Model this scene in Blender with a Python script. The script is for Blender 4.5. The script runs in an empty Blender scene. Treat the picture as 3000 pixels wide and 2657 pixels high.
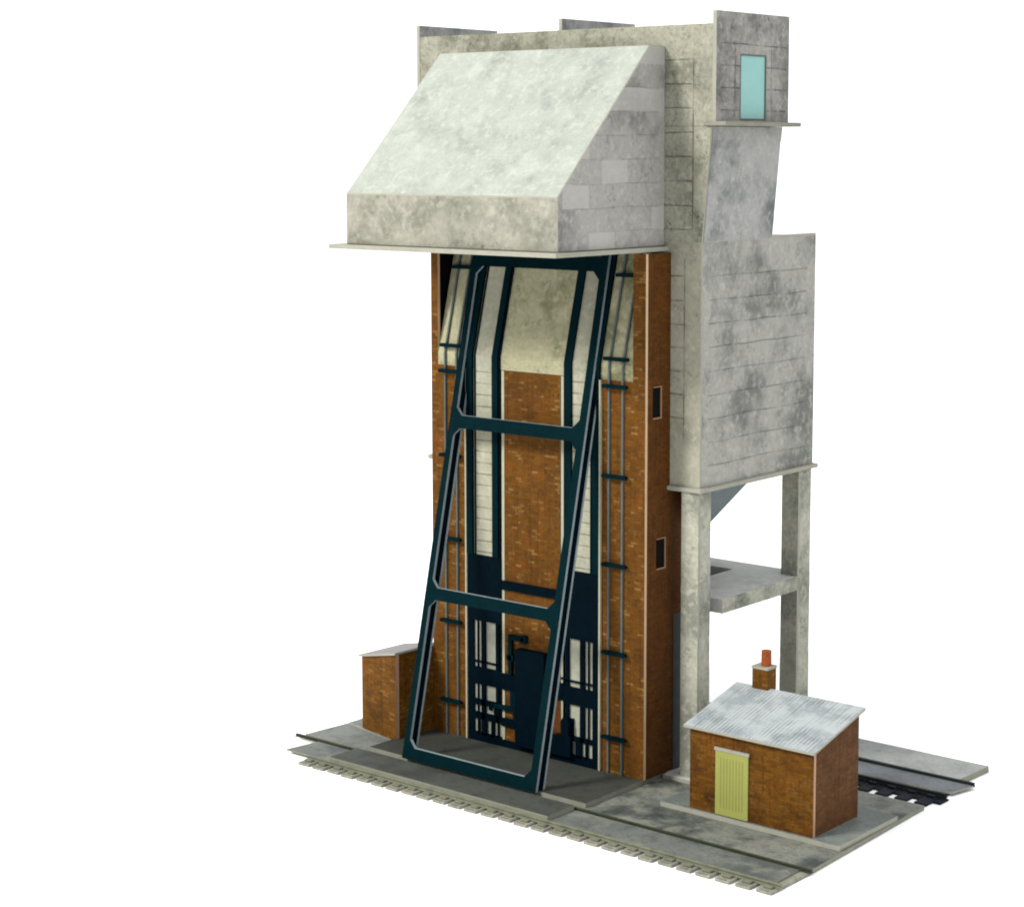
import bpy, bmesh, math, random
from mathutils import Vector

random.seed(7)
S = 0.001                      # the model is drawn in millimetres
scene = bpy.context.scene
COL = scene.collection

# ------------------------------------------------------------------ camera
cam_d = bpy.data.cameras.new('camera')
cam = bpy.data.objects.new('camera', cam_d)
COL.objects.link(cam)
scene.camera = cam
YAW, PITCH, DIST = 0.6848, -0.1125, 681.34
TGT = Vector((50.88, 13.80, 129.26))
fw = Vector((-math.sin(YAW) * math.cos(PITCH), math.cos(YAW) * math.cos(PITCH), math.sin(PITCH)))
cam.location = (TGT - fw * DIST) * S
cam.rotation_euler = (math.pi / 2 + PITCH, 0, YAW)
cam_d.sensor_fit = 'HORIZONTAL'
cam_d.sensor_width = 36
cam_d.lens = 5845.3 / 3000 * 36
cam_d.shift_x = -123.16 / 3000
cam_d.shift_y = -230.99 / 3000
cam_d.clip_start = 0.01
cam_d.clip_end = 100

# ------------------------------------------------------------------ studio surround and lamps
world = bpy.data.worlds.new('World')
scene.world = world
world.use_nodes = True
wb = world.node_tree.nodes['Background']
wb.inputs[0].default_value = (0.975, 0.99, 1.0, 1)
wn = world.node_tree.nodes
wl = world.node_tree.links
tc = wn.new('ShaderNodeTexCoord')
dt = wn.new('ShaderNodeVectorMath')
dt.operation = 'DOT_PRODUCT'
dt.inputs[1].default_value = (-0.42, -0.90, -0.10)      # added dimming of the unseen front-left surround, deepens shade under the hood
wl.new(tc.outputs['Generated'], dt.inputs[0])
mr = wn.new('ShaderNodeMapRange')
mr.interpolation_type = 'SMOOTHSTEP'
for i, q in enumerate((0.0, 0.05, 0.85, 1.65, 0.6)):
    if i:
        mr.inputs[i].default_value = q
wl.new(dt.outputs['Value'], mr.inputs[0])
wl.new(mr.outputs[0], wb.inputs[1])

def area(name, loc, target, size, power, col):
    d = bpy.data.lights.new(name, 'AREA')
    d.shape = 'DISK'
    d.size = size
    d.energy = power
    d.color = col
    o = bpy.data.objects.new(name, d)
    COL.objects.link(o)
    o.location = loc
    o.rotation_euler = (Vector(target) - Vector(loc)).to_track_quat('-Z', 'Y').to_euler()
    return o
area('key_softbox', (-0.75, -1.62, 1.50), (0.06, 0, 0.12), 0.6, 84, (1.0, 0.972, 0.915))

vs = scene.view_settings
vs.view_transform = 'Standard'
vs.look = 'None'
vs.exposure = 0
vs.gamma = 1
scene.cycles.use_denoising = True
scene.cycles.filter_width = 2.0
scene.cycles.max_bounces = 6

# ------------------------------------------------------------------ node helpers
class NT:
    """tiny expression builder for a material's node tree (coordinates in millimetres)"""
    def __init__(self, name):
        self.m = bpy.data.materials.new(name)
        self.m.use_nodes = True
        self.t = self.m.node_tree
        self.b = self.t.nodes['Principled BSDF']
        g = self.t.nodes.new('ShaderNodeNewGeometry')
        vm = self.t.nodes.new('ShaderNodeVectorMath')
        vm.operation = 'SCALE'
        vm.inputs['Scale'].default_value = 1000
        self.t.links.new(g.outputs['Position'], vm.inputs[0])
        self.P = vm.outputs[0]
        self.N = g.outputs['Normal']
        sx = self.t.nodes.new('ShaderNodeSeparateXYZ')
        self.t.links.new(self.P, sx.inputs[0])
        self.x, self.y, self.z = sx.outputs
    def put(self, sock, v):
        if isinstance(v, bpy.types.NodeSocket):
            self.t.links.new(v, sock)
        elif isinstance(v, (tuple, list)) and len(v) == 3 and sock.type == 'RGBA':
            sock.default_value = (*v, 1)
        else:
            sock.default_value = v
    def math(self, op, a, b=0.0, c=None, clamp=False):
        n = self.t.nodes.new('ShaderNodeMath')
        n.operation = op
        n.use_clamp = clamp
        self.put(n.inputs[0], a)
        self.put(n.inputs[1], b)
        if c is not None:
            self.put(n.inputs[2], c)
        return n.outputs[0]
    def add(self, a, b): return self.math('ADD', a, b)
    def sub(self, a, b): return self.math('SUBTRACT', a, b)
    def mul(self, a, b): return self.math('MULTIPLY', a, b)
    def ramp(self, v, lo, hi, a=0.0, b=1.0):
        n = self.t.nodes.new('ShaderNodeMapRange')
        n.interpolation_type = 'SMOOTHSTEP'
        for i, q in enumerate((v, lo, hi, a, b)):
            self.put(n.inputs[i], q)
        return n.outputs[0]
    def xyz(self, a, b, c):
        n = self.t.nodes.new('ShaderNodeCombineXYZ')
        for i, q in enumerate((a, b, c)):
            self.put(n.inputs[i], q)
        return n.outputs[0]
    def noise(self, scale, detail=2.0, rough=0.5, vec=None, off=0.0):
        n = self.t.nodes.new('ShaderNodeTexNoise')
        v = self.P if vec is None else vec
        if off:
            a = self.t.nodes.new('ShaderNodeVectorMath')
            a.operation = 'ADD'
            self.put(a.inputs[0], v)
            a.inputs[1].default_value = (off, off * 1.7, off * 0.6)
            v = a.outputs[0]
        self.put(n.inputs['Vector'], v)
        n.inputs['Scale'].default_value = scale
        n.inputs['Detail'].default_value = detail
        n.inputs['Roughness'].default_value = rough
        return n.outputs['Fac']
    def mix(self, f, a, b, mode='MIX'):
        n = self.t.nodes.new('ShaderNodeMix')
        n.data_type = 'RGBA'
        n.blend_type = mode
        self.put(n.inputs[0], f)
        self.put(n.inputs[6], a)
        self.put(n.inputs[7], b)
        return n.outputs[2]
    def done(self, col, rough=0.75, bump=None, dist=0.1, spec=0.25, k=0.72):
        col = self.mix(1.0, col, (k, k, k), 'MULTIPLY')
        self.put(self.b.inputs['Base Color'], col)
        self.put(self.b.inputs['Roughness'], rough)
        self.b.inputs['Specular IOR Level'].default_value = spec
        if bump is not None:
            n = self.t.nodes.new('ShaderNodeBump')
            n.inputs['Strength'].default_value = 0.4
            n.inputs['Distance'].default_value = dist * S
            self.put(n.inputs['Height'], bump)
            self.t.links.new(n.outputs[0], self.b.inputs['Normal'])
        return self.m

def line(n, v, period, phase, width):
    """1 on thin lines every <period> mm of v"""
    f = n.math('FRACT', n.math('DIVIDE', n.sub(v, phase - period / 2), period))
    d = n.mul(n.math('ABSOLUTE', n.sub(f, 0.5)), period)
    return n.ramp(d, width * 0.4, width, 1.0, 0.0)
def band(n, v, lo, hi, soft=0.3):
    return n.mul(n.ramp(v, lo - soft, lo + soft), n.ramp(v, hi - soft, hi + soft, 1.0, 0.0))

def concrete(name, base, dark, grit=0.5, blot=0.5, lines=None, blocks=None, seed=0.0, lo=0.5, wash=None, ink=0.7):
    n = NT(name)
    big = n.noise(0.045, 4, 0.62, off=seed)
    mid = n.noise(0.16, 3, 0.6, off=seed + 31)
    fine = n.noise(0.8, 3, 0.75, off=seed + 7)
    fine2 = n.noise(0.42, 2, 0.7, off=seed + 77)
    f = n.mul(n.ramp(big, lo - 0.04, lo + 0.2), blot)
    col = n.mix(f, base, dark)
    if wash is not None:
        col = n.mix(n.mul(n.ramp(n.noise(0.07, 3, 0.55, off=seed + 55), 0.5, 0.68), 0.65), col, wash)
    patch = n.ramp(mid, 0.44, 0.66)
    patch2 = n.ramp(n.noise(0.08, 3, 0.6, off=seed + 61), 0.42, 0.62)
    g = n.mul(n.mul(n.ramp(fine, 0.38, 0.72), n.add(n.mul(n.mul(patch, patch2), 0.8), 0.32)), grit)
    col = n.mix(g, col, tuple(c * 0.42 for c in dark))
    w = n.mul(n.mul(n.ramp(fine2, 0.46, 0.70), n.ramp(mid, 0.40, 0.6, 1.0, 0.4)), 0.6)
    col = n.mix(w, col, tuple(min(1, c * 1.28) for c in base))
    if blocks:
        u, per_u, per_v = blocks
        uu = {'x': n.x, 'y': n.y}[u]
        br = n.t.nodes.new('ShaderNodeTexBrick')
        n.put(br.inputs['Vector'], n.xyz(uu, n.z, 0.0))
        br.inputs['Scale'].default_value = 1
        br.inputs['Brick Width'].default_value = per_u
        br.inputs['Row Height'].default_value = per_v
        br.inputs['Mortar Size'].default_value = 0.0
        br.inputs['Color1'].default_value = (0, 0, 0, 1)
        br.inputs['Color2'].default_value = (1, 1, 1, 1)
        bw = n.ramp(br.outputs['Color'], 0.66, 0.69)
        col = n.mix(n.mul(bw, 0.6), col, tuple(min(1, c * 1.3) for c in base))
    if lines:
        axis, a0, a1, per, ph, z0, z1, verts = lines
        uu = {'x': n.x, 'y': n.y}[axis]
        brk = n.ramp(n.noise(0.11, 3, 0.65, off=seed + 19), 0.36, 0.60, 0.35, 1.0)
        wob = n.mul(n.sub(n.noise(0.05, 1, 0.5, off=seed + 87), 0.5), 1.2)
        l = n.mul(n.mul(line(n, n.add(n.z, wob), per, ph, 0.34), band(n, uu, a0, a1)), brk)
        l = n.mul(l, band(n, n.z, z0, z1))
        for vx, vz0, vz1 in verts:
            d = n.math('ABSOLUTE', n.sub(uu, vx))
            l2 = n.mul(n.mul(n.ramp(d, 0.15, 0.4, 1.0, 0.0), band(n, n.z, vz0, vz1)), brk)
            l = n.math('MAXIMUM', l, l2)
        col = n.mix(n.mul(l, ink), col, tuple(c * 0.28 for c in dark))
    return n.done(col, 0.85, bump=fine, dist=0.05, spec=0.12)

def brick(name, base, light, dark, axis='xy', blot=0.5, seed=0.0, rot=0.0, lights=0.5):
    n = NT(name)
    u = n.add(n.x, n.y) if axis == 'xy' else {'x': n.x, 'y': n.y}[axis]
    br = n.t.nodes.new('ShaderNodeTexBrick')
    n.put(br.inputs['Vector'], n.xyz(u, n.z, 0.0))
    br.inputs['Scale'].default_value = 1
    br.inputs['Brick Width'].default_value = 2.9
    br.inputs['Row Height'].default_value = 1.0
    br.inputs['Mortar Size'].default_value = 0.11
    br.inputs['Mortar Smooth'].default_value = 0.6
    br.inputs['Color1'].default_value = (0, 0, 0, 1)
    br.inputs['Color2'].default_value = (1, 1, 1, 1)
    br.inputs['Mortar'].default_value = (0.45, 0.45, 0.45, 1)
    tone = br.outputs['Color']
    mort = br.outputs['Fac']
    col = n.mix(n.ramp(tone, 0.0, 1.0, 0.0, 0.62), base, dark)
    big = n.noise(0.075, 4, 0.65, off=seed)
    col = n.mix(n.mul(n.ramp(big, 0.46, 0.68), blot), col, dark)
    warm = n.noise(0.11, 3, 0.6, off=seed + 41)
    col = n.mix(n.mul(n.ramp(warm, 0.52, 0.72), 0.55), col, (base[0] * 1.25, base[1] * 0.98, base[2]))
    sel = n.mul(n.ramp(tone, 0.76, 0.88), n.ramp(n.noise(0.16, 2, 0.5, off=seed + 9), 0.40, 0.58))
    col = n.mix(n.mul(sel, lights), col, light)
    col = n.mix(n.mul(mort, 0.4), col, (base[0] * 0.6, base[1] * 0.62, base[2] * 0.9))
    st = n.noise(1.0, 2, 0.6, vec=n.xyz(n.mul(u, 0.85), n.mul(n.z, 0.02), seed))
    col = n.mix(n.ramp(st, 0.5, 0.72, 0.0, 0.4), col, tuple(c * 0.55 for c in dark))
    fine = n.noise(0.9, 2, 0.7, off=seed + 3)
    col = n.mix(n.ramp(fine, 0.5, 0.75, 0.0, 0.5), col, tuple(c * 0.45 for c in dark))
    return n.done(col, 0.75, bump=n.sub(fine, mort), dist=0.06, spec=0.08)

def plain(name, col, var=0.25, rough=0.7, scale=0.25, spec=0.06):
    n = NT(name)
    f = n.ramp(n.noise(scale, 4, 0.65), 0.35, 0.7)
    c = n.mix(n.mul(f, var), col, tuple(q * 0.45 for q in col))
    f2 = n.ramp(n.noise(1.1, 2, 0.6, off=13), 0.52, 0.72)
    c = n.mix(n.mul(f2, var * 0.6), c, tuple(min(1, q * 1.6 + 0.002) for q in col))
    return n.done(c, rough, spec=spec)

def sheet(name, base, dark, seed=0.0, blot=0.6, light=None):
    n = NT(name)
    big = n.noise(0.055, 4, 0.65, off=seed)
    mid = n.noise(0.2, 4, 0.7, off=seed + 5)
    col = n.mix(n.mul(n.ramp(big, 0.42, 0.66), blot), base, dark)
    col = n.mix(n.mul(n.ramp(mid, 0.5, 0.7), 0.45), col, tuple(c * 0.6 for c in dark))
    if light:
        col = n.mix(n.mul(n.ramp(n.noise(0.1, 3, 0.6, off=seed + 17), 0.52, 0.68), 0.6), col, light)
    fine = n.noise(0.9, 2, 0.7, off=seed + 2)
    col = n.mix(n.ramp(fine, 0.5, 0.74, 0.0, 0.45), col, tuple(c * 0.5 for c in dark))
    return n.done(col, 0.65, spec=0.15)

# ------------------------------------------------------------------ materials
CB, CD = (0.275, 0.275, 0.222), (0.135, 0.142, 0.118)
M = {}
M['hood_front'] = concrete('hood_front_concrete', (0.315, 0.31, 0.256), (0.15, 0.15, 0.122), 0.7, 0.75, seed=3)
M['hood_roof'] = concrete('hood_roof_concrete', (0.36, 0.385, 0.34), (0.22, 0.25, 0.228), 0.4, 0.85, seed=11, wash=(0.42, 0.445, 0.40))
M['hood_side'] = concrete('hood_side_concrete', (0.335, 0.328, 0.305), (0.15, 0.148, 0.142), 0.5, 0.85, seed=23, lo=0.46, blocks=('y', 13, 7.5),
                          lines=('y', -34, 10, 7.5, 0.0, 180, 232, []), ink=0.28)
M['front'] = concrete('front_concrete', (0.315, 0.313, 0.25), (0.12, 0.12, 0.09), 1.0, 0.8, seed=41,
                      lines=('x', 94, 108.5, 7.7, 3.2, 176, 236, [(108.3, 180, 236)]))
M['strip'] = concrete('hopper_front_concrete', (0.335, 0.33, 0.258), (0.16, 0.165, 0.125), 0.6, 0.6, seed=45,
                      lines=('x', 96, 105.4, 7.7, 3.2, 112, 172, [(105.4, 112, 170)]))
M['hopper'] = concrete('hopper_side_concrete', (0.345, 0.343, 0.31), (0.14, 0.143, 0.13), 0.5, 0.9, seed=57, lo=0.47,
                       lines=('y', 18, 77, 7.7, 3.2, 101, 172, []), ink=0.52)
M['cabin'] = concrete('cabin_side_concrete', (0.32, 0.31, 0.285), (0.13, 0.128, 0.12), 0.7, 0.9, seed=63, lo=0.45,
                      lines=('y', 16, 54, 7.0, 1.0, 216, 245, [(24, 216, 238), (45, 216, 238)]))
M['neck'] = concrete('neck_side_concrete', (0.34, 0.34, 0.325), (0.12, 0.13, 0.13), 0.4, 0.95, seed=74, lo=0.49)
M['leg'] = concrete('leg_concrete', (0.41, 0.41, 0.335), (0.16, 0.172, 0.142), 0.7, 0.8, seed=83, lo=0.46)
M['deck'] = concrete('deck_concrete', (0.52, 0.52, 0.50), (0.36, 0.365, 0.35), 0.35, 0.6, seed=91)
M['chute'] = concrete('chute_steel_grey', (0.17, 0.20, 0.21), (0.13, 0.155, 0.165), 0.15, 0.4, seed=97)
M['tipping'] = concrete('tipping_concrete', (0.38, 0.365, 0.235), (0.13, 0.13, 0.06), 0.65, 0.85, seed=101, lo=0.48)
M['panel'] = concrete('pale_panel_concrete', (0.36, 0.355, 0.27), (0.22, 0.22, 0.16), 0.55, 0.5, seed=107,
                      lines=('x', 26, 80, 3.9, 1.0, 60, 131, []))
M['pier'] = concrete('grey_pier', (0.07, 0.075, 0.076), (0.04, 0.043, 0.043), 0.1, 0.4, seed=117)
M['edge'] = plain('card_edge_grey', (0.33, 0.325, 0.27), 0.2)
M['edge_dark'] = plain('card_edge_dark_grey', (0.25, 0.25, 0.2), 0.3)  # darker grey card edge for sheets, upper wall and ledges
M['edge_cream'] = plain('card_edge_cream', (0.58, 0.41, 0.25), 0.2)
M['slit_trim'] = plain('slit_trim_card', (0.30, 0.175, 0.10), 0.2)
M['edge_blue'] = plain('card_edge_bluish', (0.26, 0.31, 0.33), 0.25)
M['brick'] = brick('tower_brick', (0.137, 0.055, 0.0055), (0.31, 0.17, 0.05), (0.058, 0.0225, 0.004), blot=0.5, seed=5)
M['brick_shaded'] = brick('tower_brick_shaded', (0.108, 0.041, 0.006), (0.20, 0.09, 0.03), (0.058, 0.021, 0.005), blot=0.55, seed=15, lights=0.25)  # darker copy of the tower brick, side-wall shade put into the colour
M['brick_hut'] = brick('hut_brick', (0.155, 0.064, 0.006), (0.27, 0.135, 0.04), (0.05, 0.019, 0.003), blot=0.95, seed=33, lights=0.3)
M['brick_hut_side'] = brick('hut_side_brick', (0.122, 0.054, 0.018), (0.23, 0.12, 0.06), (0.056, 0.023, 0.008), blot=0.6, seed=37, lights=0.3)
M['brick_shed'] = brick('shed_brick', (0.155, 0.064, 0.006), (0.29, 0.155, 0.035), (0.055, 0.021, 0.004), blot=0.8, seed=53, lights=0.5)
M['pot'] = plain('terracotta', (0.30, 0.08, 0.025), 0.55, 0.7, 0.5)
M['hut_edge'] = plain('pinkish_corner_card', (0.46, 0.28, 0.18), 0.2)
M['teal'] = plain('teal_painted_steel', (0.0002, 0.0115, 0.0150), 0.4, 0.7, 0.25, 0.02)
M['navy'] = plain('navy_steel_and_web_shade', (0.0003, 0.0048, 0.0095), 0.4, 0.7, 0.25, 0.02)
M['rail_paint'] = plain('grey_green_rail', (0.10, 0.12, 0.115), 0.3)
M['pale'] = plain('pale_panel', (0.36, 0.37, 0.30), 0.3)
M['light_strip'] = plain('cream_strip', (0.40, 0.38, 0.27), 0.2)
M['black'] = plain('dark_opening_and_shade', (0.003, 0.003, 0.003), 0.0)
M['aqua'] = plain('aqua_glazing', (0.27, 0.50, 0.47), 0.12, 0.35, 0.06)
M['frame_grey'] = plain('grey_window_frame', (0.13, 0.14, 0.125), 0.2)
M['roof_shed'] = concrete('shed_roof_felt', (0.27, 0.265, 0.27), (0.2, 0.2, 0.205), 0.2, 0.5, seed=121)
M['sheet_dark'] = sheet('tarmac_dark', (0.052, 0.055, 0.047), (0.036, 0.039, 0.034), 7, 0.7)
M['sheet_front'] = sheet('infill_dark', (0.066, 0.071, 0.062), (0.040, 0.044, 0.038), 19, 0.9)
M['sheet_yard'] = sheet('yard_mottled', (0.2, 0.207, 0.18), (0.045, 0.055, 0.053), 29, 0.95, light=(0.25, 0.25, 0.2))
M['sheet_low'] = sheet('infill_mottled', (0.15, 0.162, 0.148), (0.07, 0.08, 0.078), 43, 0.8, light=(0.22, 0.23, 0.18))
M['sheet_hut'] = sheet('pad_grey', (0.17, 0.19, 0.178), (0.11, 0.127, 0.12), 59, 0.6)
M['sheet_left'] = sheet('verge_grey', (0.19, 0.20, 0.188), (0.11, 0.122, 0.11), 67, 0.8)
M['sheet_rear'] = sheet('rear_grey', (0.27, 0.285, 0.27), (0.19, 0.20, 0.205), 73, 0.6)
M['sheet_rear2'] = sheet('rear_dark_grey', (0.13, 0.138, 0.15), (0.085, 0.09, 0.105), 79, 0.6)
M['rail_olive'] = plain('olive_rail', (0.05, 0.055, 0.035), 0.5)
M['rail'] = plain('weathered_rail', (0.19, 0.20, 0.14), 0.5)
M['rail_dark'] = plain('dark_rail', (0.02, 0.024, 0.026), 0.3)
M['sleeper_pale'] = plain('pale_sleeper', (0.28, 0.275, 0.225), 0.6)
M['chair'] = plain('olive_rail_chair', (0.17, 0.175, 0.13), 0.4)
M['sleeper_black'] = plain('black_sleeper', (0.013, 0.016, 0.022), 0.3)

def door_mat():
    n = NT('yellow_green_boards')
    c = n.mix(n.mul(n.ramp(n.noise(0.12, 3, 0.6), 0.4, 0.7), 0.4), (0.30, 0.315, 0.075), (0.25, 0.255, 0.075))
    l = n.mul(line(n, n.x, 1.15, 139.0, 0.3), n.mul(band(n, n.x, 138.6, 147.4, 0.2), band(n, n.z, 2.6, 18.6, 0.4)))
    c = n.mix(n.mul(l, 0.5), c, (0.11, 0.105, 0.025))
    return n.done(c, 0.6)
M['door'] = door_mat()
def roof_mat():
    n = NT('corrugated_grey_roof')
    st = n.noise(1.0, 3, 0.6, vec=n.xyz(n.mul(n.x, 0.9), n.mul(n.y, 0.03), 3.0))
    big = n.noise(0.1, 4, 0.65, off=9)
    c = n.mix(n.mul(n.ramp(big, 0.44, 0.66), 0.65), (0.40, 0.435, 0.445), (0.20, 0.23, 0.25))
    l = line(n, n.x, 1.35, 0, 0.5)
    k = n.ramp(n.noise(0.09, 3, 0.6, off=21), 0.42, 0.64, 0.03, 0.45)
    c = n.mix(n.mul(l, k), c, (0.075, 0.085, 0.095))
    c = n.mix(n.ramp(st, 0.52, 0.72, 0.0, 0.45), c, (0.12, 0.135, 0.145))
    c = n.mix(n.ramp(n.noise(0.8, 2, 0.7, off=5), 0.55, 0.75, 0, 0.35), c, (0.5, 0.52, 0.5))
    return n.done(c, 0.7, bump=l, dist=0.15)
M['hut_roof'] = roof_mat()
def ground_mat():
    n = NT('white_paper')
    c = n.mix(n.ramp(n.noise(0.01, 3), 0.3, 0.7), (0.88, 0.88, 0.88), (0.865, 0.87, 0.875))
    return n.done(c, 0.9, spec=0.05, k=1.0)
M['paper'] = ground_mat()

# ------------------------------------------------------------------ mesh helpers
class MB:
    def __init__(self):
        self.v, self.f, self.m = [], [], []
    def face(self, pts, mi):
        i = len(self.v)
        self.v += [tuple(p) for p in pts]
        self.f.append(tuple(range(i, i + len(pts))))
        self.m.append(mi)
    def prism(self, poly, plane, a0, a1, main=0, edge=None, back=None, edges=None, warp=None):
        """poly in a plane ('xz','yz','xy') swept from a0 to a1 along the third axis"""
        edge = main if edge is None else edge
        back = main if back is None else back
        def P(u, v, w):
            p = {'xz': (u, w, v), 'yz': (w, u, v), 'xy': (u, v, w)}[plane]
            return warp(*p) if warp else p
        A = [P(u, v, a0) for u, v in poly]
        B = [P(u, v, a1) for u, v in poly]
        self.face(A, main)
        self.face(B[::-1], back)
        k = len(poly)
        for i in range(k):
            j = (i + 1) % k
            e = edges[i] if edges else edge
            self.face((A[i], B[i], B[j], A[j]), e)
        return self
    def box(self, x0, x1, y0, y1, z0, z1, main=0, edge=None, thin=None, warp=None):
        """thin: the axis whose two faces are printed; the other four are card edge"""
        if thin is None or thin == 'y':
            return self.prism([(x0, z0), (x1, z0), (x1, z1), (x0, z1)], 'xz', y0, y1, main, edge if thin else None, warp=warp)
        if thin == 'x':
            return self.prism([(y0, z0), (y1, z0), (y1, z1), (y0, z1)], 'yz', x0, x1, main, edge, warp=warp)
        return self.prism([(x0, y0), (x1, y0), (x1, y1), (x0, y1)], 'xy', z0, z1, main, edge, warp=warp)
    def build(self, name, mats, parent=None, bevel=0.0, bevel_mat=None, smooth=False):
        me = bpy.data.meshes.new(name)
        o = bpy.data.objects.new(name, me)
        COL.objects.link(o)
        off = Vector((0, 0, 0))
        if parent is not None:
            p = parent
            while p is not None:
                off += p.location
                p = p.parent
        if parent is None and self.v:
            lo = [min(q[i] for q in self.v) for i in range(3)]
            hi = [max(q[i] for q in self.v) for i in range(3)]
            off = Vector(((lo[0] + hi[0]) / 2, (lo[1] + hi[1]) / 2, lo[2])) * S
            o.location = off
        me.from_pydata([tuple(Vector(q) * S - off) for q in self.v], [], self.f)
        for mm in mats:
            me.materials.append(M[mm])
        for i, p in enumerate(me.polygons):
            p.material_index = self.m[i]
            p.use_smooth = smooth
        bm = bmesh.new()
        bm.from_mesh(me)
        bmesh.ops.remove_doubles(bm, verts=bm.verts, dist=1e-7)
        bmesh.ops.recalc_face_normals(bm, faces=bm.faces)
        if bevel:
            es = [e for e in bm.edges if len(e.link_faces) == 2 and e.calc_face_angle(0) > 0.3]
            bmesh.ops.bevel(bm, geom=es, offset=bevel * S, segments=1, affect='EDGES',
                            clamp_overlap=True, material=-1 if bevel_mat is None else bevel_mat)
        bm.to_mesh(me)
        bm.free()
        if parent is not None:
            o.parent = parent
        return o

def thing(name, label, cat, loc, group=None):
    o = bpy.data.objects.new(name, None)
    COL.objects.link(o)
    o.empty_display_size = 0.01
    o.location = Vector(loc) * S
    o['label'] = label
    o['category'] = cat
    if group:
        o['group'] = group
    return o
def structure(o, label=None, cat=None):
    o['kind'] = 'structure'
    if label:
        o['label'] = label
        o['category'] = cat
    return o

# ------------------------------------------------------------------ the ground and the card sheets on it
GZ = -3.0
structure(MB().prism([(-5000, -5000), (5000, -5000), (5000, 5000), (-5000, 5000)], 'xy', GZ - 2, GZ).build('ground', ['paper']),
          'white paper surface under the whole model', 'ground')
def pad(name, poly, z1, th, mats, label, cat='pavement'):
    o = MB().prism(poly, 'xy', z1 - th, z1, 0, 1, back=0).build(name, mats)
    return structure(o, label, cat)
pad('yard', [(99.9, -30.6), (183.9, -31.4), (181.3, 40.2), (99.9, 40.2)], -1.5, 1.5, ['sheet_yard', 'edge_dark'],
    'mottled grey yard sheet around the hut with the yellow door', 'yard')
pad('pavement', [(-27.9, -29.9), (99.8, -30.25), (99.8, 9.8), (-27.0, 9.8), (-25.9, -9.7)], -1.5, 1.5, ['sheet_left', 'edge_dark'],
    'pale grey sheet sticking out left of the small shed')
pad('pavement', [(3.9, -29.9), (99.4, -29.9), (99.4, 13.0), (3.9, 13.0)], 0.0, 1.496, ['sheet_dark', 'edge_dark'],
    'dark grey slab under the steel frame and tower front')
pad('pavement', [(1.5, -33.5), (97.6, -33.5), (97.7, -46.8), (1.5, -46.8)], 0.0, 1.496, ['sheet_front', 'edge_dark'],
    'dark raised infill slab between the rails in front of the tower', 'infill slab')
pad('pavement', [(-18.0, -33.4), (181.0, -33.6), (181.3, -46.6), (-20.0, -46.6)], -1.5, 0.5, ['sheet_low', 'edge_dark'],
    'long low mottled strip between the two front rails', 'infill strip')
pad('pavement', [(116.3, -12.9), (182.2, -12.9), (181.8, 22.3), (116.3, 22.3)], 0.0, 1.496, ['sheet_hut', 'edge'],
    'grey pad the hut with the yellow door stands on')
pad('pavement', [(-24.2, -11.5), (3.6, -16.6), (3.6, 9.6), (-22.6, 9.6)], -0.6, 0.896, ['sheet_left', 'edge'],
    'thin grey pad the small left shed stands on')
pad('pavement', [(100.3, 10.4), (115.5, 10.4), (115.5, 92), (-9, 92), (-9, 13.2), (100.3, 13.2)], -0.3, 1.196, ['deck', 'edge'],
    'pale slab under the concrete legs of the tower')
pad('pavement', [(118, 70.6), (178.4, 69.0), (179.2, 88.5), (118, 88.5)], -0.8, 2.2, ['sheet_rear', 'edge_dark'],
    'pale grey sheet behind the hut beyond the rear track')
pad('pavement', [(118, 54.6), (181.8, 57.0), (184.2, 67.8), (118, 67.8)], -1.5, 0.5, ['sheet_rear2', 'edge'],
    'dark grey strip between the two rear rails behind the hut', 'infill strip')

# ------------------------------------------------------------------ tracks
def rail_profile(mb, x0, x1, y, z0, z1, mi):
    h = z1 - z0
    mb.prism([(y - 0.75, z0), (y + 0.75, z0), (y + 0.75, z0 + h * 0.22), (y + 0.2, z0 + h * 0.34), (y + 0.2, z0 + h * 0.66),
              (y + 0.5, z0 + h * 0.76), (y + 0.5, z1), (y - 0.5, z1), (y - 0.5, z0 + h * 0.76), (y - 0.2, z0 + h * 0.66),
              (y - 0.2, z0 + h * 0.34), (y - 0.75, z0 + h * 0.22)], 'yz', x0, x1, mi)
tr = thing('railway_track', 'olive grey model railway track along the front edge with pale sleeper ends', 'railway track', (80, -42, GZ))
mb = MB(); rail_profile(mb, -30, 184.8, -32.4, -1.98, -1.0, 0); mb.build('rail', ['rail_olive'], tr)
mb = MB(); rail_profile(mb, -7, 184.5, -48.3, -1.98, -0.75, 0); mb.build('rail', ['rail'], tr)
proto = None
x = -5.0
while x < 184:
    if proto is None:
        mb = MB()
        mb.box(-2.6, 2.6, -52.8, -30.9, GZ, -2.06)
        mb.box(-1.5, 1.5, -50.9, -49.15, -2.06, -1.35, 1)
        mb.box(-1.4, 1.4, -52.7, -52.2, -2.06, -1.75, 1)
        proto = mb.build('sleeper', ['sleeper_pale', 'chair'], tr, 0.2)
        s = proto
        base_loc = proto.location.copy()
    else:
        s = proto.copy(); COL.objects.link(s); s.parent = tr
    s.location = base_loc + Vector(((x) * S, random.uniform(-0.35, 0.35) * S, 0))
    x += 6.9
tr2 = thing('railway_track', 'black railway track with toothed sleepers behind the hut', 'railway track', (150, 60, GZ))
mb = MB(); rail_profile(mb, 118, 182.6, 52.6, -1.98, -0.7, 0); mb.build('rail', ['rail_dark'], tr2)
mb = MB(); rail_profile(mb, 118, 184.2, 68.6, -1.98, -0.7, 0); mb.build('rail', ['rail_dark'], tr2)
proto = None
x = 120.5
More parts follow.
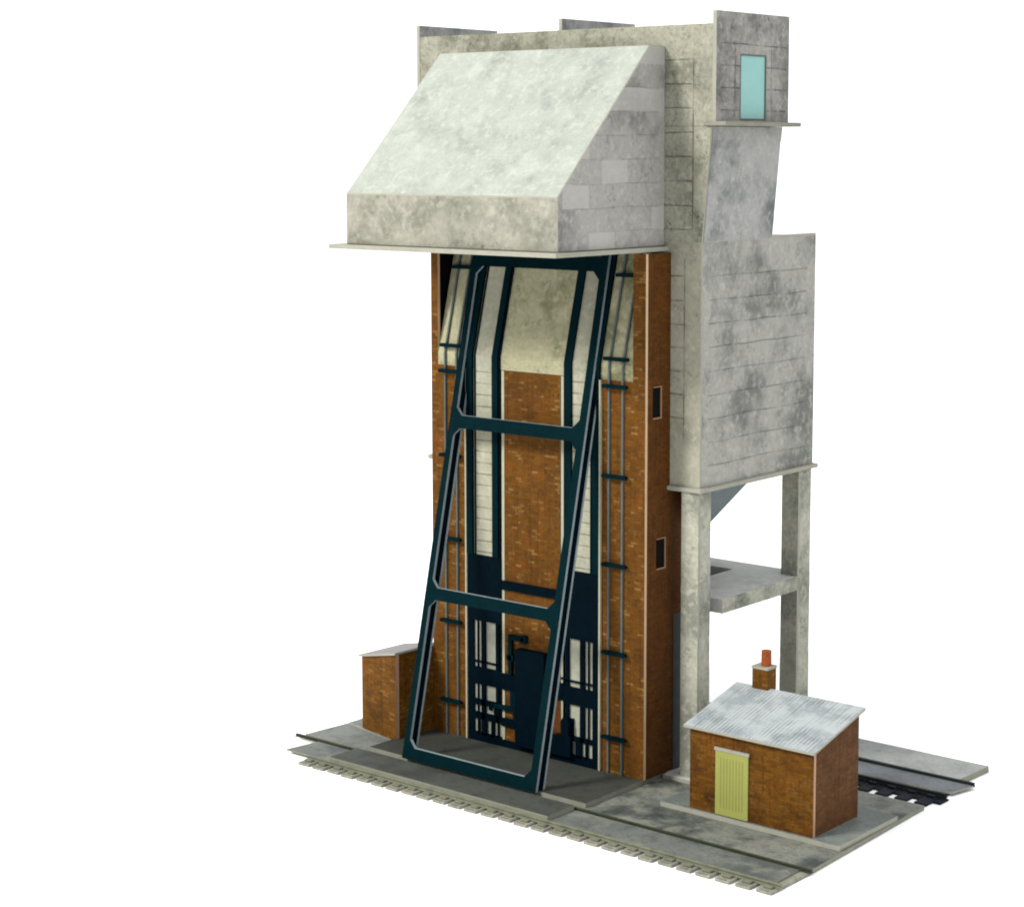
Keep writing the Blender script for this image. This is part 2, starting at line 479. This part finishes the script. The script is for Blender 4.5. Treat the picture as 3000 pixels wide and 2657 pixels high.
while x < 184:
    if proto is None:
        mb = MB()
        mb.box(-2.2, 2.2, 43.0, 71.5, GZ, -2.06)
        mb.box(2.2, 5.0, 47.6, 53.4, GZ, -2.3)
        mb.box(-1.5, 1.5, 49.9, 51.7, -2.06, -1.3)
        proto = mb.build('sleeper', ['sleeper_black'], tr2, 0.2)
        s = proto
        base_loc = proto.location.copy()
    else:
        s = proto.copy(); COL.objects.link(s); s.parent = tr2
    s.location = base_loc + Vector((x * S, 0, 0))
    x += 7.2

# ------------------------------------------------------------------ the coaling tower
T = thing('coaling_tower', 'tall brick and grey concrete card model of a coaling tower with sloping hood', 'coaling tower', (52, 30, 0))
X0, X1 = 6.8, 100.0
D = 13.6
XC = 52.7
# brick shaft -------------------------------------------------------------
mb = MB()
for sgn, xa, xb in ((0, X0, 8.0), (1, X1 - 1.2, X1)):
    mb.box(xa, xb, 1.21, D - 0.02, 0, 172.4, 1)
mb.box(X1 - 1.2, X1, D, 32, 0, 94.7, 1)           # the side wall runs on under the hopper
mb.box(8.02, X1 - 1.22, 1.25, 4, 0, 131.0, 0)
mb.box(8.01, 8.3, 1.22, D - .1, 131.3, 172.3, 2)  # black liner, shade of the recess put into the colour
mb.box(X1 - 1.5, X1 - 1.21, 1.22, D - .1, 131.3, 172.3, 2)  # same painted shade on the right inner wall
shaft = mb.build('brick_shaft', ['brick', 'brick_shaded', 'black'], T)
def facing(name, x0, x1, z0, z1, y0=0.0, y1=1.2):
    mb = MB()
    mb.box(x0, x1, y0, y1, z0, z1, 0, 1, 'y')
    return mb.build(name, ['brick', 'edge_cream'], T)
mb = MB()
mb.prism([(X0, 0), (23.2, 0), (23.2, 131.2), (9.9, 131.2), (9.9, 172.4), (X0, 172.4)], 'xz', 0, 1.2, 0, 1)
mb.build('brick_pilaster', ['brick', 'edge_cream'], T)
mb = MB()
mb.prism([(82.2, 0), (X1, 0), (X1, 172.4), (95.0, 172.4), (95.0, 131.2), (82.2, 131.2)], 'xz', 0, 1.2, 0, 1)
mb.build('brick_pilaster', ['brick', 'edge_cream'], T)
facing('brick_panel', 40.0, 64.4, 2.4, 131.2, 0.25, 1.2)
# slanted concrete behind the hoist ------------------------------------------
BZ = 135.5
SL = 0.25
def slant(z, d=0.0):
    return d + max(0.0, z - BZ) * SL
mb = MB()
mb.prism([(0.1, 131.2), (0.1, BZ), (slant(172.4, 0.1), 172.4), (12.9, 172.4), (12.9, 131.2)], 'yz', 9.95, 94.95, 0)
mb.build('tipping_face', ['tipping'], T)
def ribbon(mb, x0, x1, z0, z1, y0, y1, mi, edge=None):
    """upright strip that follows the face: plumb below the bend, leaning back above it"""
    zs = [z0] + ([BZ] if z0 < BZ < z1 else []) + [z1]
    poly = [(slant(z, y0), z) for z in zs] + [(slant(z, y1), z) for z in zs[::-1]]
    k = len(zs)
    e = [mi] * (2 * k)
    mb.prism(poly, 'yz', x0, x1, mi if edge is None else edge, edges=e)
# pale strips and steel columns on either side of the centre
def mirrored(fn):
    for s in (0, 1):
        fn(lambda a, b: (a, b) if s == 0 else (2 * XC - b, 2 * XC - a))
def columns(q):
    mb = MB()
    for a, b, z0 in ((27.6, 35.3, 66.2),):
        x0, x1 = q(a, b); ribbon(mb, x0, x1, z0, 172.2, 0.0 - 0.12, 0.09, 0)
    for a, b, z0 in ((26.5, 27.0, 66.2),):
        x0, x1 = q(a, b); ribbon(mb, x0, x1, z0, 131, 0.0 - 0.1, 0.09, 1)
    x0, x1 = q(39.1, 40.2)
    ribbon(mb, x0, x1, 2.5, 131.0, -0.05, 0.24, 1)
    mb.build('pale_strip', ['panel', 'light_strip'], T)
    mb = MB()
    for a, b in ((23.5, 26.4), (35.35, 37.9)):
        x0, x1 = q(a, b); ribbon(mb, x0, x1, 66.2, 172.3, -0.9, 0.05, 0, 1)
    x0, x1 = q(38.2, 38.7); ribbon(mb, x0, x1, 66.2, 172.3, -0.5, 0.05, 1)
    x0, x1 = q(27.02, 27.55); ribbon(mb, x0, x1, 66.2, 172.3, -0.5, 0.05, 0)
    mb.build('steel_column', ['teal', 'navy'], T)
mirrored(columns)
# cream card-edge strips beside the two pilasters
for xa in (22.95, 81.85):
    mb = MB(); mb.box(xa, xa + 0.6, -0.98, -0.02, 0.1, 131.0, 0)
    mb.build('pale_strip', ['light_strip'], T)
# navy grille ---------------------------------------------------------------
def grille(q, left):
    mb = MB()
    y0, y1 = -0.55, 0.2
    def b(a, c, z0, z1):
        x0, x1 = q(a, c)
        mb.box(x0, x1, y0, y1, z0, z1, 0)
    xin = 38.95
    b(23.7, xin, 43.0, 66.1)                       # solid plate
    b(23.7, 26.35, 2.4, 42.98)                     # outer upright
    top = 42.98
    for a, c in ((28.0, 28.35), (29.85, 31.7), (36.5, 37.9), (38.6, xin)):
        b(a, c, 26.42, top)
    dz = 0.0 if left else 0.6
    b(26.37, xin, 20.4, 26.4)
    b(26.37, xin, 28.1, 28.65)
    for a, c in ((28.0, 28.35), (29.85, 31.7), (36.5, 37.9), (38.6, xin)):
        b(a, c, 8.02, 20.38)
    if left:
        b(26.37, xin, 13.0, 15.0); b(26.37, xin, 8.0, 10.3)
        b(28.0, 28.9, 2.4, 7.98); b(29.9, 32.2, 2.4, 7.98); b(34.3, 35.6, 2.4, 7.98); b(37.2, 37.7, 2.4, 7.98)
        b(33.2, 34.6, 11.8, 13.0); b(35.6, 36.4, 10.3, 13.0)
    else:
        b(26.37, xin, 8.0, 9.6)
        b(28.4, 29.4, 2.4, 7.98); b(31.0, 33.4, 2.4, 7.98); b(35.6, xin, 2.4, 7.98)
        b(34.6, xin, 9.6, 15.5)
    b(26.37, xin, 1.6, 3.2)
    mb.build('steel_grille', ['navy'], T)
    mb = MB()
    x0, x1 = q(26.0, 38.9)
    mb.box(x0, x1, 0.3, 1.2, 2.6, 43, 0)
    mb.build('pale_backing', ['pale'], T)
grille(lambda a, b: (a, b), True)
grille(lambda a, b: (2 * XC - b, 2 * XC - a), False)
mb = MB()
mb.box(23.25, 82.15, -0.6, 1.2, 0.0, 2.38)
mb.build('bottom_plate', ['navy'], T)
mb = MB()
mb.box(39.1, 66.3, -0.5, 0.2, 55.4, 58.6)
mb.build('cross_beam', ['navy'], T)
mb = MB()
mb.box(47.2, 60.2, -3.2, 0.2, 2.4, 36.2)
mb.build('machine_cabinet', ['navy'], T, 0.2)
mb = MB()
mb.box(39.0, 47.2, -0.7, 0.2, 20.4, 26.0)
mb.box(60.2, 66.4, -0.7, 0.2, 21.2, 27.0)
mb.box(39.0, 47.2, -0.7, 0.2, 7.4, 10.3)
mb.box(60.2, 66.4, -0.5, 0.2, 28.4, 28.95)
mb.build('grille_rail', ['navy'], T)
mb = MB()
for x0, x1, z0, z1 in ((42.6, 44.2, 26, 40.2), (44.2, 49.8, 38.6, 40.2), (48.2, 50.6, 38.0, 40.8), (41.8, 45.0, 31.2, 33.2), (43.4, 44.8, 13.4, 20.4), (36, 43.4, 13.2, 14.8), (44.8, 46.2, 10.3, 20.4)):
    mb.box(x0, x1, -1.3, 0.2, z0, z1)
mb.build('feed_pipe', ['teal'], T, 0.15)
# lever machine on the right of the cabinet
mb = MB()
prof = [(61.2, 2.4), (71.0, 2.4), (71.0, 9.0), (70.4, 9.6), (70.4, 14.2), (69.6, 15.8), (67.6, 15.8), (66.8, 14.4), (66.8, 10.0), (61.2, 8.6)]
mb.prism(prof, 'xz', -2.4, -0.65, 0)
mb.build('winch_housing', ['navy'], T, 0.15)
mb = MB()
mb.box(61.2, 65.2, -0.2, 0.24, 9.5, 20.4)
mb.build('red_panel', ['brick_shaded'], T)
# guide rails and brackets --------------------------------------------------
def guides(xa, xb):
    for xc in (xa, xb):
        mb = MB()
        ribbon(mb, xc - 0.32, xc + 0.32, 0.0, 172.0, -0.75, 0.0, 0)
        mb.build('guide_rail', ['rail_paint'], T)
    for z in (12.4, 41.0, 70.4, 99.8, 129.3, 138.2, 165.0):
        mb = MB()
        w = 0.6
        x0, x1 = xa - 1.9, xb + 2.4
        yy = slant(z)
        pts = []
        for (u, v) in ((x0 + .3, -w), (x1 - .3, -w), (x1, -w * .3), (x1, w * .3), (x1 - .3, w), (x0 + .3, w), (x0, w * .3), (x0, -w * .3)):
            pts.append((u, z + v))
        mb.prism(pts, 'xz', yy - 2.1, yy - 0.7, 0)
        mb.build('rail_bracket', ['teal'], T)
guides(13.6, 18.9)
guides(85.6, 91.2)
# slit windows in the side wall -----------------------------------------------
for y0, y1, z0, z1 in ((4.0, 8.4, 119.0, 129.6), (6.3, 11.1, 69.2, 79.6)):
    mb = MB()
    fx0, fx1 = X1 - 0.05, X1 + 0.45
    f = 0.5
    mb.box(fx0, fx1, y1 - f, y1, z0, z1, 0)
    mb.box(fx0, fx1, y0, y1 - f, z0, z0 + f, 0)
    mb.box(fx0, fx1, y0, y1 - f, z1 - f * .6, z1, 0)
    w = mb.build('slit_window', ['slit_trim'], T)
    mb = MB()
    mb.box(X1 - 0.03, X1 + 0.12, y0, y1 - f, z0 + f, z1 - f * .6)
    mb.build('pane', ['black'], w)
# grey inner pier behind the shaft
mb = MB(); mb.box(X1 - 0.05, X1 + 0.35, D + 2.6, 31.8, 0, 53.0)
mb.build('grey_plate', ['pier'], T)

# hopper ------------------------------------------------------------------
HB, HT = 96.4, 176.0
PX0, PX1, PY0, PY1 = -5.2, 111.9, D, 82.3
mb = MB()
mb.prism([(PX0, HB), (PX1, HB), (PX1, HT), (PX0, HT)], 'xz', PY0 + 1.0, PY1, 0, edges=[0, 1, 2, 1])
hop = mb.build('hopper', ['strip', 'hopper', 'deck'], T)
mb = MB()
mb.prism([(PX0, HB), (PX1, HB), (PX1, HT), (PX0, HT)], 'xz', PY0, PY0 + 0.98, 0, 1)
mb.build('front_plate', ['strip', 'edge'], hop)
mb = MB()
for yy0, yy1 in ((PY0 + 1.02, PY1),):
    mb.box(PX1 - 1.2, PX1 + 0.004, yy0, yy1, HT + 0.01, HT + 0.9, 0)
mb.build('top_rim', ['edge'], hop)
mb = MB()
mb.box(PX0 - 1.5, PX1 + 1.5, PY0 - 1.5, PY1 + 1.5, HB - 1.5, HB - 0.01, 0)
mb.build('base_rim', ['edge'], hop, 0.25)
mb = MB()
top = [(-1, 21), (110, 21), (110, 46), (-1, 46)]
bot = [(26, 22), (79, 22), (79, 36), (26, 36)]
tz, bz = HB - 1.52, 58.5
for i in range(4):
    j = (i + 1) % 4
    mb.face([(*top[i], tz), (*top[j], tz), (*bot[j], bz), (*bot[i], bz)], 0)
mb.face([(*p, tz) for p in top], 0)
mb.face([(*p, bz) for p in bot], 0)
mb.build('discharge_chute', ['chute'], T)

# neck and upper house -----------------------------------------------------------
NX0, NX1, NZ = 2 * XC - 115.3, 115.3, 212.9
mb = MB()
mb.prism([(PX0, HT + 0.02), (PX1 - 0.02, HT + 0.02), (NX1, NZ), (NX0, NZ)], 'xz', D + 1.0, 54.7, 0, edges=[1, 1, 1, 1])
neck = mb.build('neck', ['front', 'neck'], T)
mb = MB()
mb.prism([(PX0, HT + 0.02), (PX1 - 0.02, HT + 0.02), (NX1, NZ), (NX0, NZ)], 'xz', D, D + 0.98, 0, 1)
mb.build('front_plate', ['front', 'edge'], neck)
mb = MB()
def nx(z): return PX1 + (NX1 - PX1) * (z - HT) / (NZ - HT)
for y0, y1, z0, z1 in ((D + 1.0, D + 3.0, HT + .1, NZ - .1), (D + 3.0, 54.6, NZ - 4.4, NZ - 0.1)):
    mb.face([(nx(z0) + 0.25, y0, z0), (nx(z0) + 0.25, y1, z0), (nx(z1) + 0.25, y1, z1), (nx(z1) + 0.25, y0, z1)], 0)
    mb.face([(nx(z0), y0, z0), (nx(z0) + .25, y0, z0), (nx(z1) + 0.25, y0, z1), (nx(z1), y0, z1)], 0)
    mb.face([(nx(z0), y1, z0), (nx(z0) + .25, y1, z0), (nx(z1) + 0.25, y1, z1), (nx(z1), y1, z1)], 0)
    mb.face([(nx(z0), y0, z0), (nx(z0) + .25, y0, z0), (nx(z0) + 0.25, y1, z0), (nx(z0), y1, z0)], 0)
mb.build('rim_strip', ['neck'], neck)
WX0, WX1 = 2 * XC - 117.1, 117.1
LZ0, LZ1 = 213.0, 214.4
CT, WT, CY = 249.1, 245.1, 55.5
mb = MB()
mb.prism([(WX0 + 1.4, LZ1 + .01), (WX1 - 1.42, LZ1 + .01), (WX1 - 1.42, WT), (WX0 + 1.4, WT)], 'xz', D, D + 1.3, 0, 1)
house = mb.build('upper_wall', ['front', 'edge_dark'], T)
mb = MB(); mb.box(WX0 + 1.42, WX1 - 1.44, CY - 1.3, CY, LZ1 + .01, WT - 1.0, 0)
mb.build('back_wall', ['front'], house)
mb = MB(); mb.box(WX0 + 1.42, WX1 - 1.44, D + 1.32, CY - 1.32, 239.0, 240.4, 0)
mb.build('roof_deck', ['deck'], house)
for nm, xa, xb, z0 in (('side_wall', WX0, WX0 + 1.38, LZ1 + .01), ('dividing_wall', XC - 0.7, XC + 0.7, 240.42), ('side_wall', WX1 - 1.4, WX1, LZ1 + .01)):
    mb = MB()
    y0 = D - 0.15 if nm == 'side_wall' else D + 1.33
    if nm == 'side_wall' and xa > 50:
        # right wall with a real window opening
        wy0, wy1, wz0, wz1 = 26.8, 42.1, 214.9, 236.0
        for (ya, yb, za, zb) in ((y0, wy0, z0, CT), (wy1, CY + .1, z0, CT), (wy0, wy1, wz1, CT), (wy0, wy1, z0, wz0)):
            mb.box(xa, xb, ya, yb, za, zb, 0, 1, 'x')
    else:
        mb.box(xa, xb, y0, CY + 0.1, z0, CT, 0, 1, 'x')
    o = mb.build(nm, ['cabin' if xa > 100 else 'neck', 'edge'], house)
mb = MB()
f = 0.55
xa, xb = WX1 - 0.75, WX1 + 0.06
mb.box(xa, xb, wy0, wy0 + f, wz0, wz1, 0); mb.box(xa, xb, wy1 - f, wy1, wz0, wz1, 0)
mb.box(xa, xb, wy0 + f, wy1 - f, wz1 - f, wz1, 0); mb.box(xa, xb, wy0 + f, wy1 - f, wz0, wz0 + f, 0)
win = mb.build('window', ['frame_grey'], T)
mb = MB(); mb.box(WX1 - 1.0, WX1 - 0.3, wy0 + f, wy1 - f, wz0 + f, wz1 - f, 0)
mb.build('pane', ['aqua'], win)
mb = MB(); mb.box(WX0 - 5, WX1 + 5.0, D - 1.2, CY + 1.5, LZ0, LZ1, 0)
mb2 = MB()
for xa, xb in ((WX0 - 4.5, WX0 + 2.0), (WX1 - 4.0, WX1 + 4.3)):
    mb = MB(); mb.box(xa, xb, D - 0.9, CY + 1.5, LZ0, LZ1, 0)
    mb.build('ledge', ['edge_dark'], T, 0.2)
mb = MB(); mb.box(WX0 + 2.02, WX1 - 4.02, D, CY, LZ0, LZ1, 0)
mb.build('floor_slab', ['front'], T)

# hood --------------------------------------------------------------------
HX0, HX1, HY, HZ0, HZ1, HZ2, HY2 = 7.1, 97.3, -41.4, 174.45, 191.2, 238.5, 4.9
mb = MB()
mb.prism([(HY, HZ0), (D - 0.02, HZ0), (D - 0.02, HZ2), (HY2, HZ2), (HY, HZ1)], 'yz', HX0, HX1, 2, edges=[0, 0, 1, 1, 0])
hood = mb.build('hood', ['hood_front', 'hood_roof', 'hood_side', 'edge'], T, 0.3, 3)
mb = MB()
mb.prism([(HX0 - 5.2, HY - 3.0), (HX1 + 1.8, HY - 3.0), (HX1 + 1.8, D - 0.05), (HX0 - 5.2, D - 0.05)], 'xy', 173.0, 174.4, 2, 0, back=0)  # unseen underside blackened to cut bounce light under the hood
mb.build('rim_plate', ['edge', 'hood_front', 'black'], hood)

# legs and platform ------------------------------------------------------------
for xa, xb in ((105.1, 111.9), (-4.2, 2.6)):
    for ya, yb in ((13.2, 20.2), (73.4, 81.6)):
        mb = MB()
        mb.box(xa, xb, ya, ya + 1.0, -0.3, HB - 1.52, 0, 1, 'y')
        mb.box(xa + .02, xb - 0.02, ya + 1.0, yb, -0.3, HB - 1.52, 0)
        mb.build('concrete_leg', ['leg', 'edge'], T)
QZ0, QZ1 = 52.7, 57.5
mb = MB()
hx0_, hx1_, hy0_, hy1_ = 62.0, 87.6, 52.0, 69.4
for xa, xb, ya, yb in ((PX0, PX1 - .05, 27.0, hy0_), (PX0, PX1 - .05, hy1_, 81.5), (PX0, hx0_, hy0_, hy1_), (hx1_, PX1 - .05, hy0_, hy1_)):
    mb.box(xa, xb, ya, yb, QZ0, QZ1, 0)
plat = mb.build('platform', ['deck'], T)
mb = MB(); mb.box(PX1 - 0.04, PX1 + 0.12, 27.0, 81.5, QZ0 - 0.05, QZ1 + 0.02, 0)
mb.build('edge_beam', ['leg'], plat)
mb = MB(); mb.box(hx0_ + .05, hx1_ - .05, hy0_ + .05, hy1_ - .05, QZ0 + 0.3, QZ0 + 1.2, 0)
mb.build('hatch', ['black'], plat)

# leaning steel hoist frame -----------------------------------------------------
def lean(x, y, z):
    return (x, y - 31.9 + 0.222 * z, z)
FXL, FXR = 21.3, 80.5
FWL, FWR = 2.5, 3.0
mb = MB()
fr = bpy.data.objects.new('hoist_frame', None); COL.objects.link(fr); fr.parent = T
for x0, x1, xw in ((FXL, FXL + FWL, FXL + FWL), (FXR - FWR, FXR, FXR)):
    mb = MB()
    mb.box(x0, x1, 0, 1.1, 0.02, 172.4, 0, 1, 'y', warp=lean)          # front flange
    mb.box(xw - 0.9, xw - 0.3, 1.12, 3.7, 0.02, 172.4, 2, warp=lean)          # web, its shaded side put into the darker colour
    mb.box(x0 + 1.0, x1, 3.72, 4.7, 0.02, 172.4, 0, 1, 'y', warp=lean)   # back flange
    mb.build('leg', ['teal', 'edge_blue', 'navy'], fr)
c = 2.6
for k, (z0, z1) in enumerate(((0.02, 4.0), (53.3, 57.3), (110.9, 115.2), (165.8, 170.4))):
    a, b = FXL + FWL, FXR - FWR
    up = z1 + c
    dn = z0 - c if k else z0
    poly = [(a, dn), (a + c, z0), (b - c, z0), (b, dn), (b, up if k < 3 else z1), (b - c, z1), (a + c, z1), (a, up if k < 3 else z1)]
    if k == 0:
        poly = [(a, z0), (b, z0), (b, up), (b - c, z1), (a + c, z1), (a, up)]
    if k == 3:
        poly = [(a, dn), (a + c, z0), (b - c, z0), (b, dn), (b, z1), (a, z1)]
    mb = MB()
    mb.prism(poly, 'xz', 0, 1.1, 0, 1, warp=lean)
    mb.build('cross_bar', ['teal', 'edge_blue'], fr)

# ------------------------------------------------------------------ hut with the yellow door
H = thing('brick_hut', 'small brown brick hut with yellow boarded door and chimney', 'hut', (150, 2, 0))
hx0, hx1, hy0, hy1 = 127.0, 172.3, -10.7, 14.1
def rz(y): return 26.1 + 0.25 * (y + 13.5)
mb = MB()
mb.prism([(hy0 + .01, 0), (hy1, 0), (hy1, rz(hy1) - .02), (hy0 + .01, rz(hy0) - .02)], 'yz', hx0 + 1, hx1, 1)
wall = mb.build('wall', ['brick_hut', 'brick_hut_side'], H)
mb = MB()
mb.prism([(hx0, 0), (hx1 + .02, 0), (hx1 + 0.02, rz(hy0 - 1.2) - .02), (hx0, rz(hy0 - 1.2) - .02)], 'xz', hy0 - 1.2, hy0, 0, 1)
mb.build('front_wall', ['brick_hut', 'hut_edge'], H)
mb = MB()
mb.prism([(-13.6, rz(-13.6)), (16.0, rz(16.0)), (16.0, rz(16) + .8), (-13.6, rz(-13.6) + .8)], 'yz', 125.6, 173.4, 1, edges=[1, 1, 0, 1])
roof = mb.build('roof', ['hut_roof', 'edge'], H)
def cyl(mb, cx, cy, r, z0, z1, mi, n=20):
    mb.prism([(cx + r * math.cos(2 * math.pi * i / n), cy + r * math.sin(2 * math.pi * i / n)) for i in range(n)], 'xy', z0, z1, mi)
mb = MB()
cz = rz(14.4)
mb.box(132.6, 138.4, 14.4, 19.4, cz + 0.3, 40.4, 0)
mb.box(132.4, 138.6, 14.2, 19.6, 40.4, 41.2, 1)
chim = mb.build('chimney', ['brick_shed', 'edge'], H)
mb = MB(); cyl(mb, 136.2, 17.0, 1.65, 41.2, 46.2, 0)
mb.build('chimney_pot', ['pot'], chim)
mb = MB()
dy = hy0 - 1.2
mb.box(136.9, 149.1, dy - 0.5, dy - 0.02, 0.2, 20.6, 0)
door = mb.build('door', ['door'], H, 0.1)
mb = MB(); mb.box(136.6, 149.4, dy - 0.65, dy - 0.02, 20.62, 21.6, 0)
mb.build('lintel', ['edge'], door)

# ------------------------------------------------------------------ small shed on the left
B = thing('brick_shed', 'small flat-faced brick shed with sloping grey roof left of the tower', 'shed', (-4, -7, -0.6))
A1, A2 = (-15.6, -13.0), (5.2, -17.2)
ux, uy = A2[0] - A1[0], A2[1] - A1[1]
L = math.hypot(ux, uy); ux /= L; uy /= L
vx, vy = -uy * 0.35, ux
def Q(a, b): return (A1[0] + ux * a + vx * b, A1[1] + uy * a + vy * b)
def zt(a): return 25.6 + (30.2 - 25.6) * a / L
dep = 21.5
mb = MB()
def hexa(mb, a0, a1, b0, b1, z0, top, mi, ei, fi=None):
    p = [Q(a0, b0), Q(a1, b0), Q(a1, b1), Q(a0, b1)]
    aa = [a0, a1, a1, a0]
    lo = [(*p[i], z0) for i in range(4)]
    hi = [(*p[i], top(aa[i])) for i in range(4)]
    mb.face(lo, mi); mb.face(hi, mi)
    for i in range(4):
        j = (i + 1) % 4
        mb.face([lo[i], lo[j], hi[j], hi[i]], ei[i])
hexa(mb, 0.3, L, 1.0, dep, -0.6, zt, 0, [0, 0, 0, 0])
mb.build('wall', ['brick_shed'], B)
mb = MB()
hexa(mb, 0, L + .02, -0.5, 0.98, -0.6, zt, 0, [0, 1, 0, 1])
mb.build('front_wall', ['brick_shed', 'hut_edge'], B)
mb = MB()
p = [Q(-1.2, -1.2), Q(L + 0.4, -1.2), Q(L + 0.4, dep), Q(-1.2, dep)]
aa = [-1.2, L + .4, L + .4, -1.2]
lo = [(*p[i], zt(aa[i]) + .02) for i in range(4)]; hi = [(*p[i], zt(aa[i]) + .8) for i in range(4)]
mb.face(lo, 1); mb.face(hi, 0)
for i in range(4):
    j = (i + 1) % 4
    mb.face([lo[i], lo[j], hi[j], hi[i]], 1)
mb.build('roof', ['roof_shed', 'edge'], B)
